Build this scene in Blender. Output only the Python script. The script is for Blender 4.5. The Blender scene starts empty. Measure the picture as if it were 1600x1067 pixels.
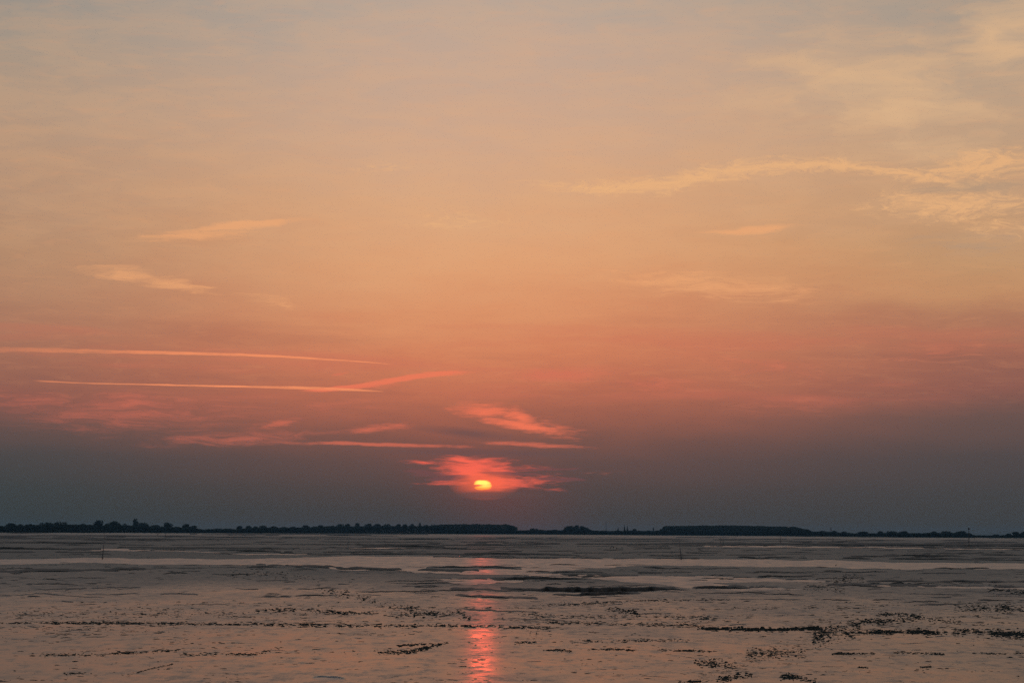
import bpy, bmesh, math, random
import numpy as np
from mathutils import Matrix, Vector

random.seed(7)
rng = np.random.default_rng(11)
scene = bpy.context.scene
COL = scene.collection
R = math.radians

# ------------------------------------------------------------------ camera
CAM_H = 5.0                      # eye height on the sea wall, above the flat
FPX = 3560.0                     # focal length in photo pixels (1600 wide): about 80 mm
PITCH = math.atan(296.5 / FPX)
ROLL = 0.0060
cam_d = bpy.data.cameras.new('camera')
cam = bpy.data.objects.new('camera', cam_d)
COL.objects.link(cam)
cam_d.sensor_width = 36.0
cam_d.lens = 36.0 * FPX / 1600.0
cam_d.clip_start = 0.5
cam_d.clip_end = 60000
MR = Matrix.Rotation(math.pi / 2 + PITCH, 4, 'X') @ Matrix.Rotation(ROLL, 4, 'Z')
cam.matrix_world = Matrix.Translation((0, 0, CAM_H)) @ MR
scene.camera = cam
M3 = np.array(MR.to_3x3())


def pdir(px, py):
    """unit direction in the world for a point of the photograph"""
    d = M3 @ np.array([(px - 800.0) / FPX, (533.5 - py) / FPX, -1.0])
    return d / np.linalg.norm(d)


def azel(px, py):
    d = pdir(px, py)
    return math.degrees(math.atan2(d[0], d[1])), math.degrees(math.asin(d[2]))


def ground(px, py, z=0.0):
    d = pdir(px, py)
    t = (CAM_H - z) / -d[2]
    return d[0] * t, d[1] * t


def horizon(px):
    return 830.0 + ROLL * (px - 800.0)


# ------------------------------------------------------------------ colour helpers
def lin(r, g, b, k=1.0):
    f = lambda c: ((c / 255.0) / 12.92 if c <= 10.3 else ((c / 255.0 + 0.055) / 1.055) ** 2.4)
    return (f(r) * k, f(g) * k, f(b) * k, 1.0)


class Nodes:
    dim = '3D'

    def __init__(self, tree):
        self.t = tree
        tree.nodes.clear()

    def new(self, kind, **kw):
        n = self.t.nodes.new(kind)
        for k, v in kw.items():
            setattr(n, k, v)
        return n

    def link(self, a, b):
        self.t.links.new(a, b)

    def put(self, sock, v):
        if hasattr(v, 'is_linked') or isinstance(v, bpy.types.NodeSocket):
            self.link(v, sock)
        else:
            sock.default_value = v

    def math(self, op, a, b=None, c=None, clamp=False):
        n = self.new('ShaderNodeMath', operation=op, use_clamp=clamp)
        for i, v in enumerate((a, b, c)):
            if v is not None:
                self.put(n.inputs[i], v)
        return n.outputs[0]

    def maprange(self, v, a, b, c=0.0, d=1.0, smooth=False):
        n = self.new('ShaderNodeMapRange')
        n.interpolation_type = 'SMOOTHSTEP' if smooth else 'LINEAR'
        n.clamp = True
        self.put(n.inputs[0], v)
        for i, x in enumerate((a, b, c, d)):
            n.inputs[1 + i].default_value = x
        return n.outputs[0]

    def mixc(self, f, a, b, blend='MIX'):
        n = self.new('ShaderNodeMix', data_type='RGBA', blend_type=blend)
        self.put(n.inputs[0], f)
        self.put(n.inputs[6], a)
        self.put(n.inputs[7], b)
        return n.outputs[2]

    def ramp(self, v, stops):
        n = self.new('ShaderNodeValToRGB')
        e = n.color_ramp.elements
        while len(e) > 1:
            e.remove(e[-1])
        e[0].position, e[0].color = stops[0]
        for p, c in stops[1:]:
            x = e.new(p)
            x.color = c
        self.put(n.inputs[0], v)
        return n.outputs[0]

    def noise(self, vec, scale=1.0, detail=4.0, rough=0.55, dim=None, dist=0.0):
        dim = dim or self.dim
        n = self.new('ShaderNodeTexNoise', noise_dimensions=dim)
        self.put(n.inputs['Vector'], vec)
        n.inputs['Scale'].default_value = scale
        n.inputs['Detail'].default_value = detail
        n.inputs['Roughness'].default_value = rough
        n.inputs['Distortion'].default_value = dist
        return n.outputs[0]

    def mapping(self, vec, loc=(0, 0, 0), rot=(0, 0, 0), scale=(1, 1, 1), kind='POINT'):
        n = self.new('ShaderNodeMapping', vector_type=kind)
        self.put(n.inputs[0], vec)
        n.inputs[1].default_value = loc
        n.inputs[2].default_value = rot
        n.inputs[3].default_value = scale
        return n.outputs[0]


# ------------------------------------------------------------------ sky
SUN_PX = (755.0, 757.5)
SUN_AZ, SUN_EL = azel(*SUN_PX)
world = bpy.data.worlds.new('World')
scene.world = world
world.use_nodes = True
N = Nodes(world.node_tree)
N.dim = '2D'
tc = N.new('ShaderNodeTexCoord')
sep = N.new('ShaderNodeSeparateXYZ')
N.link(tc.outputs['Generated'], sep.inputs[0])
el = N.math('MULTIPLY', N.math('ARCSINE', sep.outputs[2]), 180 / math.pi)
az = N.math('MULTIPLY', N.math('ARCTAN2', sep.outputs[0], sep.outputs[1]), 180 / math.pi)
cmb = N.new('ShaderNodeCombineXYZ')
N.link(az, cmb.inputs[0])
N.link(el, cmb.inputs[1])
cmb.inputs[2].default_value = 1.0
P = cmb.outputs[0]


def tpos(e):
    return math.sqrt(max(e, 0.0) / 90.0)


def ypos(y):                     # elevation of a photo row in the middle of the frame
    return tpos((830.0 - y) / 62.13)


# air colours: towards the sun, 13 degrees to its left, 13 degrees to its right, away from the sun
SUNWARD = [(0.0, lin(62, 62, 63)), (ypos(800), lin(69, 67, 68)), (ypos(765), lin(80, 71, 71)), (ypos(720), lin(98, 77, 76)),
           (ypos(690), lin(120, 83, 78)), (ypos(650), lin(160, 96, 82)), (ypos(610), lin(190, 110, 87)), (ypos(560), lin(210, 128, 95)),
           (ypos(500), lin(218, 146, 106)), (ypos(420), lin(223, 161, 118)), (ypos(320), lin(219, 168, 129)),
           (ypos(200), lin(208, 169, 142)), (ypos(90), lin(197, 169, 150)), (ypos(0), lin(185, 168, 154)),
           (tpos(22), lin(158, 158, 155)), (tpos(40), lin(132, 143, 156)), (1.0, lin(106, 122, 148))]
LEFTWARD = [(0.0, lin(50, 57, 58)), (ypos(770), lin(61, 68, 70)), (ypos(715), lin(72, 73, 75)), (ypos(670), lin(100, 81, 79)),
            (ypos(630), lin(136, 90, 83)), (ypos(590), lin(152, 102, 88)), (ypos(550), lin(162, 112, 94)), (ypos(490), lin(171, 124, 101)),
            (ypos(400), lin(178, 138, 110)), (ypos(300), lin(181, 147, 122)), (ypos(200), lin(179, 152, 130)),
            (ypos(90), lin(167, 151, 135)), (ypos(0), lin(153, 147, 139)), (tpos(22), lin(148, 150, 151)),
            (tpos(40), lin(126, 138, 153)), (1.0, lin(106, 122, 148))]
RIGHTWARD = [(0.0, lin(56, 60, 61)), (ypos(770), lin(68, 69, 71)), (ypos(710), lin(79, 74, 76)), (ypos(650), lin(102, 82, 80)),
             (ypos(610), lin(140, 92, 84)), (ypos(560), lin(164, 106, 89)), (ypos(500), lin(174, 119, 95)), (ypos(450), lin(194, 142, 104)),
             (ypos(400), lin(192, 148, 110)), (ypos(300), lin(195, 157, 125)), (ypos(180), lin(192, 162, 135)),
             (ypos(60), lin(177, 158, 140)), (ypos(0), lin(162, 153, 142)), (tpos(22), lin(150, 152, 152)),
             (tpos(40), lin(126, 138, 153)), (1.0, lin(106, 122, 148))]
AWAY = [(0.0, lin(66, 74, 88)), (tpos(3), lin(84, 92, 108)), (tpos(8), lin(126, 118, 128)), (tpos(16), lin(140, 136, 146)),
        (tpos(30), lin(128, 136, 152)), (1.0, lin(106, 122, 148))]

# gentle bending of the layers, so that no band runs dead level
wl = N.noise(N.mapping(P, scale=(0.10, 0.28, 1)), 1.0, 2.0)
wf = N.noise(N.mapping(P, loc=(7.3, 2.1, 0), scale=(0.5, 1.9, 1)), 1.0, 4.0, 0.6)
amp = N.maprange(el, 0.8, 7.0, 0.15, 1.7)
elw = N.math('ADD', el, N.math('MULTIPLY', N.math('SUBTRACT', wl, 0.5), amp))
elw = N.math('ADD', elw, N.math('MULTIPLY', N.math('SUBTRACT', wf, 0.5), N.math('MULTIPLY', amp, 0.55)))
tt = N.math('SQRT', N.math('DIVIDE', N.math('MAXIMUM', elw, 0.0), 90.0))
dz = N.math('SUBTRACT', az, SUN_AZ)
adz = N.math('ABSOLUTE', dz)
cs, cl, cr, ca = (N.ramp(tt, s) for s in (SUNWARD, LEFTWARD, RIGHTWARD, AWAY))
side = N.mixc(N.math('GREATER_THAN', dz, 0.0), cl, cr)
sky = N.mixc(N.maprange(adz, 0.6, 13.5, 0, 1, True), cs, side)
sky = N.mixc(N.maprange(adz, 16.0, 85.0, 0, 1, True), sky, ca)

# faint physical sky under it all
nish = N.new('ShaderNodeTexSky', sky_type='NISHITA')
nish.sun_disc = False
nish.sun_elevation = R(SUN_EL)
nish.sun_rotation = R(SUN_AZ)
nish.dust_density = 4.0
nish_c = N.mixc(1.0, nish.outputs[0], (0.05, 0.05, 0.05, 1), 'MULTIPLY')
sky = N.mixc(0.06, sky, nish_c)

open_sky = sky
# warped coordinates for wisps
wv = N.new('ShaderNodeTexNoise', noise_dimensions='2D')
N.link(N.mapping(P, scale=(0.55, 1.9, 1)), wv.inputs['Vector'])
wv.inputs['Scale'].default_value = 1.0
wv.inputs['Detail'].default_value = 4.0
off = N.new('ShaderNodeVectorMath', operation='SUBTRACT')
N.link(wv.outputs['Color'], off.inputs[0])
off.inputs[1].default_value = (0.5, 0.5, 0.5)


def warped(ax, ay):
    m = N.new('ShaderNodeVectorMath', operation='MULTIPLY_ADD')
    N.link(off.outputs[0], m.inputs[0])
    m.inputs[1].default_value = (ax, ay, 0.0)
    N.link(P, m.inputs[2])
    return m.outputs[0]


PW = warped(2.2, 0.34)           # torn cirrus
PT = warped(0.7, 0.035)          # nearly straight trails


def affine(vec, a, b, c):
    n = N.new('ShaderNodeVectorMath', operation='DOT_PRODUCT')
    N.link(vec, n.inputs[0])
    n.inputs[1].default_value = (a, b, c)
    return n.outputs['Value']


def streak(vec, x1, y1, x2, y2, w, gain=1.6):
    """soft ellipse in the sky between two directions; w is its half width in photo pixels"""
    a1, e1 = azel(x1, y1)
    a2, e2 = azel(x2, y2)
    L = math.hypot(a2 - a1, e2 - e1) / 2
    W = w / 62.13
    t = math.atan2(e2 - e1, a2 - a1)
    c_, s_ = math.cos(t), math.sin(t)
    ca_, ce_ = (a1 + a2) / 2, (e1 + e2) / 2
    u = affine(vec, c_ / L, s_ / L, -(c_ * ca_ + s_ * ce_) / L)
    v = affine(vec, -s_ / W, c_ / W, (s_ * ca_ - c_ * ce_) / W)
    q = N.math('MULTIPLY_ADD', u, u, N.math('MULTIPLY', v, v))
    q = N.math('SQRT', q)
    return N.math('MULTIPLY_ADD', q, -gain, gain)


def curve_node(t, pts):
    n = N.new('ShaderNodeFloatCurve')
    N.put(n.inputs['Value'], t)
    c = n.mapping.curves[0]
    while len(c.points) > 2:
        c.points.remove(c.points[1])
    c.points[0].location, c.points[1].location = pts[0], pts[-1]
    for p in pts[1:-1]:
        c.points.new(*p)
    n.mapping.update()
    return n.outputs[0]


def ribbon(vec, pts, gain, fade=0.15):
    """soft band that follows a curve; pts are (x, y, half width) in photo pixels"""
    ae = [azel(x, y) for x, y, w in pts]
    a0, a1 = ae[0][0], ae[-1][0]
    e0, e1 = min(e for a, e in ae) - 0.2, max(e for a, e in ae) + 0.2
    t = affine(vec, 1 / (a1 - a0), 0, -a0 / (a1 - a0))
    e = affine(vec, 0, 1 / (e1 - e0), -e0 / (e1 - e0))
    ts = [(a - a0) / (a1 - a0) for a, _ in ae]
    wmax = max(w for _, _, w in pts)
    c = curve_node(t, [(u, (b - e0) / (e1 - e0)) for u, (_, b) in zip(ts, ae)])
    w = curve_node(t, [(u, q[2] / wmax) for u, q in zip(ts, pts)])
    v = N.math('ABSOLUTE', N.math('SUBTRACT', e, c))
    v = N.math('DIVIDE', v, N.math('MULTIPLY', w, wmax / 62.13 / (e1 - e0)))
    m = N.math('MAXIMUM', N.math('MULTIPLY_ADD', v, -gain, gain), 0.0)
    m = N.math('MULTIPLY', m, N.maprange(t, 0.0, fade, 0, 1, True))
    return N.math('MULTIPLY', m, N.maprange(t, 1.0 - fade, 1.0, 1, 0, True))


def union(items, vec):
    out = None
    for it in items:
        s = streak(vec, *it)
        out = s if out is None else N.math('MAXIMUM', out, s)
    return N.math('MAXIMUM', out, 0.0)


fib = N.noise(N.mapping(PW, scale=(1.1, 8.0, 1)), 1.0, 5.0, 0.66)       # fibres, nearly level
fib2 = N.noise(N.mapping(PW, loc=(3, 9, 0), rot=(0, 0, R(-10)), scale=(0.45, 1.7, 1)), 1.0, 5.0, 0.64)
fine = N.noise(N.mapping(P, scale=(2.0, 13.0, 1)), 1.0, 4.0, 0.62)
bank = N.noise(N.mapping(P, loc=(1.7, 5.2, 0), scale=(0.13, 1.5, 1)), 1.0, 3.0, 0.55)
fm2 = N.maprange(fib2, 0.35, 0.68, 0.0, 1.0, True)


def torn(mask, fibre, k=1.5, bias=0.0, soft=0.8):
    """eat a soft mask away along the fibres of a noise"""
    n = N.math('MULTIPLY_ADD', N.math('SUBTRACT', fibre, 0.5 - bias), k, mask)
    return N.math('MULTIPLY', N.maprange(n, 0.12, 0.12 + soft, 0, 1, True), N.maprange(mask, 0.0, 0.35, 0, 1, True))


def layer(base, fac, col, k):
    return N.mixc(N.math('MULTIPLY', N.math('MINIMUM', N.math('MAXIMUM', fac, 0.0), 1.0), k), base, col)


# level streaking of the low haze bank (pinkish where thin, slate where thick)
lowband = N.math('MULTIPLY', N.maprange(el, 2.3, 3.6, 0, 1, True), N.maprange(el, 3.8, 6.5, 1, 0, True))
sky = layer(sky, N.math('MULTIPLY', lowband, N.maprange(bank, 0.5, 0.72, 0, 1, True)), lin(205, 112, 90), 0.34)
sky = layer(sky, N.math('MULTIPLY', lowband, N.maprange(bank, 0.5, 0.3, 0, 1, True)), lin(120, 88, 82), 0.16)
# general thin cirrostratus mottling higher up
high = N.maprange(el, 4.5, 8.0, 0, 1, True)
sky = layer(sky, N.math('MULTIPLY', high, fm2), lin(232, 178, 128), 0.14)
sky = layer(sky, N.math('MULTIPLY', N.maprange(el, 2.6, 4.0, 0, 1, True), N.maprange(fib, 0.48, 0.74, 0, 1, True)), lin(238, 160, 110), 0.08)

# broad pale veil high above
veil = union([(1040, 130, 1700, 120, 120, 0.8), (1100, 80, 1660, 180, 95, 1.1), (1180, 190, 1660, 150, 70, 1.0), (1470, 120, 1660, 0, 85, 1.3),
              (1200, 228, 1660, 215, 44, 0.9)], PW)
sky = layer(sky, torn(veil, fib2, 1.4, 0.06, 1.5), lin(222, 181, 139), 0.82)
# golden cirrus
gold = union([(1390, 268, 1680, 246, 34, 1.7), (1310, 320, 1680, 318, 40, 1.5), (1440, 352, 1700, 350, 30, 0.8), (580, 350, 860, 338, 26, 0.6), (480, 268, 700, 256, 18, 0.5)], warped(1.3, 0.20))
gold = N.math('MAXIMUM', gold, ribbon(warped(0.9, 0.13), [(760, 280, 10), (880, 291, 13), (990, 293, 19), (1080, 280, 23), (1170, 264, 21), (1270, 257, 16), (1370, 266, 15), (1470, 280, 18), (1640, 300, 24)], 1.45, 0.2))
tuft = N.noise(N.mapping(PW, loc=(8, 1, 0), scale=(2.2, 6.5, 1)), 1.0, 5.0, 0.7)
sky = layer(sky, torn(gold, tuft, 3.4, 0.0, 1.6), lin(237, 181, 127), 0.72)
peach = union([(1080, 364, 1275, 353, 9, 1.4), (180, 376, 420, 358, 13, 1.3), (260, 364, 500, 338, 9, 1.7), (90, 418, 300, 440, 14, 1.0),
               (190, 428, 360, 460, 15, 1.3), (340, 450, 490, 488, 18, 0.6), (860, 425, 1360, 466, 30, 0.9)], warped(1.5, 0.24))
sky = layer(sky, torn(peach, fib, 1.8, 0.03, 1.2), lin(240, 170, 117), 0.6)
# blue-grey gaps between the golden sheets
gap = union([(1400, 297, 1660, 288, 15, 1.1), (1380, 372, 1660, 392, 34, 0.6)], PW)
sky = layer(sky, torn(gap, fib, 1.5), lin(172, 147, 124), 0.55)
# pink sheets low down
pink = union([(760, 586, 1000, 580, 16, 1.3), (880, 606, 1140, 600, 18, 0.8), (100, 642, 310, 626, 32, 0.9), (-80, 620, 170, 636, 30, 0.7),
              (300, 680, 520, 690, 9, 0.7), (-100, 655, 520, 640, 46, 0.75), (150, 694, 600, 674, 18, 0.9), (420, 640, 640, 630, 26, 0.6), (1050, 640, 1400, 630, 30, 0.4), (1000, 560, 1400, 590, 26, 0.6), (1300, 560, 1640, 540, 30, 0.5)], PW)
sky = layer(sky, torn(pink, fib, 1.3, 0.0, 1.3), lin(216, 112, 90), 0.62)
lines = union([(490, 608, 650, 600, 6, 1.2), (370, 670, 490, 654, 10, 1.1),
               (510, 678, 670, 662, 9, 1.3), (400, 689, 790, 698, 4.4, 2.0), (720, 688, 950, 701, 5.4, 1.7), (515, 587, 550, 582, 3, 1.2),
               (850, 742, 1010, 736, 7, 0.35)], warped(0.8, 0.10))
feather = (ribbon(warped(0.5, 0.06), [(440, 612, 3), (540, 606, 5), (600, 597, 7), (650, 588, 7), (700, 583, 6), (760, 580, 4)], 1.8, 0.25))
sky = layer(sky, torn(feather, fine, 1.3, 0.04, 1.2), lin(238, 122, 90), 0.8)
sky = layer(sky, torn(lines, fine, 1.7, 0.02, 1.4), lin(228, 114, 88), 0.58)
wedge = union([(690, 636, 830, 648, 19, 1.2), (740, 648, 890, 682, 12, 1.6), (770, 638, 850, 664, 19, 1.3), (790, 650, 940, 690, 24, 0.6)], warped(1.1, 0.16))
sky = layer(sky, torn(wedge, fine, 1.3, 0.03, 1.35), lin(245, 120, 88), 0.9)
slate = union([(640, 668, 830, 686, 10, 1.2), (540, 703, 980, 712, 8, 1.5)], PT)
sky = layer(sky, slate, lin(102, 80, 79), 0.7)
# two condensation trails
PF = warped(0.25, 0.012)
t1 = ribbon(PF, [(-90, 545, 7), (60, 547, 5.5), (180, 549.6, 4.2), (300, 552, 3.6), (420, 556, 2.8), (520, 562, 2.0), (624, 570, 1.0)], 1.5, 0.06)
t2 = ribbon(PF, [(40, 594, 3.4), (120, 598, 1.9), (260, 601.4, 2.0), (400, 604.4, 2.4), (490, 606.4, 3.4), (550, 609, 2.8), (612, 612.4, 1.2)], 1.5, 0.08)
along_t = N.noise(N.mapping(P, loc=(5, 3, 0), scale=(0.9, 9.0, 1)), 1.0, 4.0, 0.7)
trail = N.math('MAXIMUM', t1, N.math('MULTIPLY', t2, 1.1))
sky = layer(sky, N.math('MULTIPLY', torn(trail, fine, 1.1, 0.05, 1.0), N.math('MULTIPLY', N.maprange(along_t, 0.3, 0.6, 0.45, 1.0), N.maprange(az, -13.2, -7.5, 0.22, 1.0))), lin(244, 146, 100), 0.9)
# the torn opening round the sun
glow = union([(560, 660, 960, 850, 120, 0.5)], P)
sky = layer(sky, N.math('POWER', glow, 1.7), lin(180, 72, 62), 0.55)
PR = warped(1.5, 0.09)
red = union([(660, 734, 830, 736, 27, 2.2), (690, 716, 800, 726, 11, 1.8), (700, 752, 850, 753, 17, 2.3), (760, 729, 880, 733, 10, 0.8),
             (670, 757, 880, 761, 8, 1.0), (610, 721, 730, 725, 7, 1.1), (640, 755, 770, 753, 6, 1.4), (815, 763.5, 890, 765, 4.0, 0.75), (790, 742, 890, 752, 18, 0.6)], PR)
sky = layer(sky, torn(red, fine, 1.8, 0.0, 1.75), lin(252, 104, 82), 0.95)
bars = union([(640, 750, 752, 743, 5, 1.7), (745, 737, 860, 741, 3.4, 1.5), (780, 734, 920, 731, 3, 1.2), (810, 748, 920, 750, 4.0, 1.4), (600, 735, 706, 742, 8, 1.2)], PR)
sky = layer(sky, torn(bars, fine, 1.4, 0.05), lin(116, 76, 76), 0.8)
halo = union([(700, 756, 815, 756, 26, 1.1)], P)
sky = layer(sky, halo, lin(255, 108, 74), 0.8)
# the disc itself, dimmed by the air and cut by cloud above, below and across
PS = warped(0.3, 0.03)
m_s = N.mapping(PS, loc=(SUN_AZ, SUN_EL, 0), scale=(15.5 / 62.13, 7.8 / 62.13, 1), kind='TEXTURE')
sq = N.new('ShaderNodeSeparateXYZ')
N.link(m_s, sq.inputs[0])
disc = N.math('ADD', N.math('POWER', N.math('ABSOLUTE', sq.outputs[0]), 3.0), N.math('POWER', N.math('ABSOLUTE', sq.outputs[1]), 3.0))
sun_m = N.maprange(N.math('ADD', disc, N.math('MULTIPLY', N.math('SUBTRACT', fine, 0.5), 1.5)), 1.2, 0.4, 0, 1, True)
core = union([(733, 752.5, 777, 756, 9, 1.5)], PS)
bar2 = union([(690, 760.4, 776, 756.6, 3.2, 1.7), (745, 765.5, 800, 764, 2.6, 1.0), (760, 751, 800, 752, 2.6, 1.2)], PS)
sun_c = N.mixc(N.math('MINIMUM', core, 1.0), (1.2, 0.32, 0.055, 1), (2.1, 1.0, 0.18, 1))
sun_v = N.math('MULTIPLY', sun_m, N.math('SUBTRACT', 1.0, N.math('MULTIPLY', torn(bar2, fine, 2.2, 0.04, 0.9), 0.9)))
sky = N.mixc(sun_v, sky, sun_c)
sky = layer(sky, union([(680, 773, 850, 773, 7, 2.0)], PT), lin(98, 74, 72), 0.7)

# the detailed cloud layers fade out away from the sunset, where the open sky simply goes on
near = N.math('MULTIPLY', N.maprange(adz, 17.0, 24.0, 1, 0, True), N.maprange(el, 16.0, 24.0, 1, 0, True))
near = N.math('MULTIPLY', near, N.math('GREATER_THAN', el, -0.4))
bg0 = N.new('ShaderNodeBackground')
N.link(open_sky, bg0.inputs['Color'])
bg = N.new('ShaderNodeBackground')
N.link(sky, bg.inputs['Color'])
mx = N.new('ShaderNodeMixShader')
N.link(near, mx.inputs[0])
N.link(bg0.outputs[0], mx.inputs[1])
N.link(bg.outputs[0], mx.inputs[2])
wo = N.new('ShaderNodeOutputWorld')
N.link(mx.outputs[0], wo.inputs[0])
world.cycles.sampling_method = 'MANUAL'
world.cycles.sample_map_resolution = 1024

# ------------------------------------------------------------------ sun lamp and exposure
sd = bpy.data.lights.new('sun', 'SUN')
sun = bpy.data.objects.new('sun', sd)
COL.objects.link(sun)
sd.energy = 0.0075
sd.angle = R(0.53)
sd.color = (1.0, 0.065, 0.032)
sun.matrix_world = Vector(-pdir(*SUN_PX)).to_track_quat('-Z', 'Y').to_matrix().to_4x4()
scene.view_settings.view_transform = 'Standard'
scene.view_settings.look = 'None'
scene.view_settings.exposure = 0.0
scene.view_settings.gamma = 1.0
scene.view_settings.use_curve_mapping = False
scene.cycles.use_denoising = False      # the little grain left over is that of the camera
scene.cycles.use_adaptive_sampling = True
scene.cycles.adaptive_threshold = 0.01
scene.cycles.adaptive_min_samples = 8
scene.cycles.max_bounces = 5
scene.cycles.volume_bounces = 0
scene.cycles.sample_clamp_indirect = 1.5
scene.cycles.sample_clamp_direct = 6.0


# ------------------------------------------------------------------ materials
def material(name):
    m = bpy.data.materials.new(name)
    m.use_nodes = True
    n = Nodes(m.node_tree)
    b = n.new('ShaderNodeBsdfPrincipled')
    o = n.new('ShaderNodeOutputMaterial')
    n.link(b.outputs[0], o.inputs[0])
    g = n.new('ShaderNodeTexCoord')
    return m, n, b, g.outputs['Object']


def mud_material(name='wet_mud', bank=False):
    m, n, b, co = material(name)
    big = n.noise(n.mapping(co, scale=(0.012, 0.006, 1)), 1.0, 4.0, 0.55)
    mid = n.noise(n.mapping(co, scale=(0.16, 0.05, 1)), 1.0, 5.0, 0.6)
    sml = n.noise(n.mapping(co, scale=(1.4, 0.9, 1)), 1.0, 5.0, 0.65)
    c = n.mixc(n.maprange(mid, 0.35, 0.65), (0.076, 0.045, 0.030, 1), (0.120, 0.068, 0.044, 1))
    c = n.mixc(n.maprange(sml, 0.42, 0.68, 0, 0.6), c, (0.036, 0.038, 0.028, 1))
    n.link(c, b.inputs['Base Color'])
    sp = n.new('ShaderNodeSeparateXYZ')
    n.link(co, sp.inputs[0])
    # the lower flat near the sea wall still carries a film of water; the outer flat has drained
    far = n.maprange(n.math('ADD', sp.outputs[1], n.maprange(big, 0.3, 0.7, -60, 60)), 78, 330, 0, 1, True)
    r = n.math('ADD', n.maprange(big, 0.35, 0.65, -0.02, 0.03), n.maprange(mid, 0.32, 0.68, 0.17, 0.28))
    r = n.math('ADD', r, n.math('MULTIPLY', far, 0.36))
    # drained patches and fine runnels between the films of water, at several sizes
    pa = n.noise(n.mapping(co, loc=(4, 9, 0), scale=(1.1, 0.42, 1)), 1.0, 7.0, 0.78)
    pb = n.noise(n.mapping(co, loc=(40, 3, 0), scale=(0.22, 0.07, 1)), 1.0, 6.0, 0.74)
    dr = n.math('MAXIMUM', n.maprange(pa, 0.46, 0.66, 0, 1, True), n.maprange(pb, 0.52, 0.70, 0, 0.6, True))
    r = n.math('ADD', r, n.math('MULTIPLY', dr, 0.15))
    # a last film of water stands along the far edge
    r = n.math('SUBTRACT', r, n.maprange(sp.outputs[1], 1300, 2300, 0, 0.14, True))
    c = n.mixc(far, c, n.mixc(n.maprange(mid, 0.35, 0.65), (0.066, 0.066, 0.047, 1), (0.110, 0.100, 0.072, 1)))
    c = n.mixc(n.math('MULTIPLY', dr, 0.5), c, (0.040, 0.040, 0.030, 1))
    n.link(c, b.inputs['Base Color'])
    r = n.math('ADD', r, n.maprange(sml, 0.3, 0.7, -0.03, 0.06))
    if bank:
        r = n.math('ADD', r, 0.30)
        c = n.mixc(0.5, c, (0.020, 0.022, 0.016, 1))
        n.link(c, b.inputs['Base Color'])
    n.link(r, b.inputs['Roughness'])
    b.inputs['IOR'].default_value = 1.36
    bp = n.new('ShaderNodeBump')
    bp.inputs['Strength'].default_value = 0.35
    bp.inputs['Distance'].default_value = 0.02
    n.link(sml, bp.inputs['Height'])
    n.link(bp.outputs[0], b.inputs['Normal'])
    return m


def water_material():
    m, n, b, co = material('channel_water')
    rip = n.noise(n.mapping(co, scale=(0.5, 0.12, 1)), 1.0, 5.0, 0.6)
    b.inputs['Base Color'].default_value = (0.17, 0.135, 0.105, 1)
    n.link(n.maprange(rip, 0.3, 0.7, 0.28, 0.46), b.inputs['Roughness'])
    b.inputs['IOR'].default_value = 1.34
    return m


def plain(name, col, rough, var=0.35, scale=3.0, spec=0.3):
    m, n, b, co = material(name)
    f = n.noise(co, scale, 4.0, 0.6)
    d = tuple(c * (1 - var) for c in col[:3]) + (1,)
    e = tuple(min(1, c * (1 + var)) for c in col[:3]) + (1,)
    n.link(n.mixc(f, d, e), b.inputs['Base Color'])
    b.inputs['Roughness'].default_value = rough
    b.inputs['Specular IOR Level'].default_value = spec
    return m


MUD = mud_material()
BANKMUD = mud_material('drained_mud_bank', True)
WATER = water_material()
WEED = plain('dark_seaweed', (0.020, 0.022, 0.014), 0.75, 0.5, 6.0, 0.12)
LEAF = plain('hazy_foliage', (0.036, 0.050, 0.034), 0.8, 0.4, 0.15, 0.1)
BARK = plain('bark', (0.06, 0.05, 0.04), 0.85, 0.3, 2.0, 0.1)
POLE = plain('weathered_pole', (0.045, 0.040, 0.034), 0.8, 0.3, 4.0, 0.2)
METAL = plain('grey_steel', (0.16, 0.16, 0.17), 0.6, 0.2, 0.5, 0.3)
STONE = plain('weathered_masonry', (0.20, 0.20, 0.20), 0.85, 0.15, 0.4, 0.2)
SLATE = plain('slate_roof', (0.05, 0.05, 0.055), 0.7, 0.2, 0.6, 0.2)
LAND = plain('rough_grass_bank', (0.035, 0.042, 0.024), 0.9, 0.3, 0.05, 0.1)
PLUME = plain('brown_plumage', (0.055, 0.045, 0.036), 0.8, 0.3, 8.0, 0.1)
GULL = plain('white_plumage', (0.80, 0.79, 0.77), 0.7, 0.05, 8.0, 0.2)


def mesh_obj(name, verts, faces, mat, parent=None, smooth=False):
    me = bpy.data.meshes.new(name)
    me.from_pydata([tuple(v) for v in verts], [], [tuple(f) for f in faces])
    me.materials.append(mat)
    if smooth:
        me.polygons.foreach_set('use_smooth', [True] * len(me.polygons))
    me.update()
    o = bpy.data.objects.new(name, me)
    COL.objects.link(o)
    if parent is not None:
        o.parent = parent
    return o


def tag(o, label=None, cat=None, group=None, kind=None):
    for k, v in (('label', label), ('category', cat), ('group', group), ('kind', kind)):
        if v:
            o[k] = v
    return o


def empty(name, loc, rz=0.0):
    o = bpy.data.objects.new(name, None)
    COL.objects.link(o)
    o.location = loc
    o.rotation_euler = (0, 0, rz)
    return o


# ------------------------------------------------------------------ numpy noise
def hash2(ix, iy, seed):
    h = (ix.astype(np.int64) * 374761393 + iy.astype(np.int64) * 668265263 + seed * 1442695041) & 0xFFFFFFFF
    h = ((h ^ (h >> 13)) * 1274126177) & 0xFFFFFFFF
    h = h ^ (h >> 16)
    return (h & 0xFFFF) / 65535.0


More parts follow.
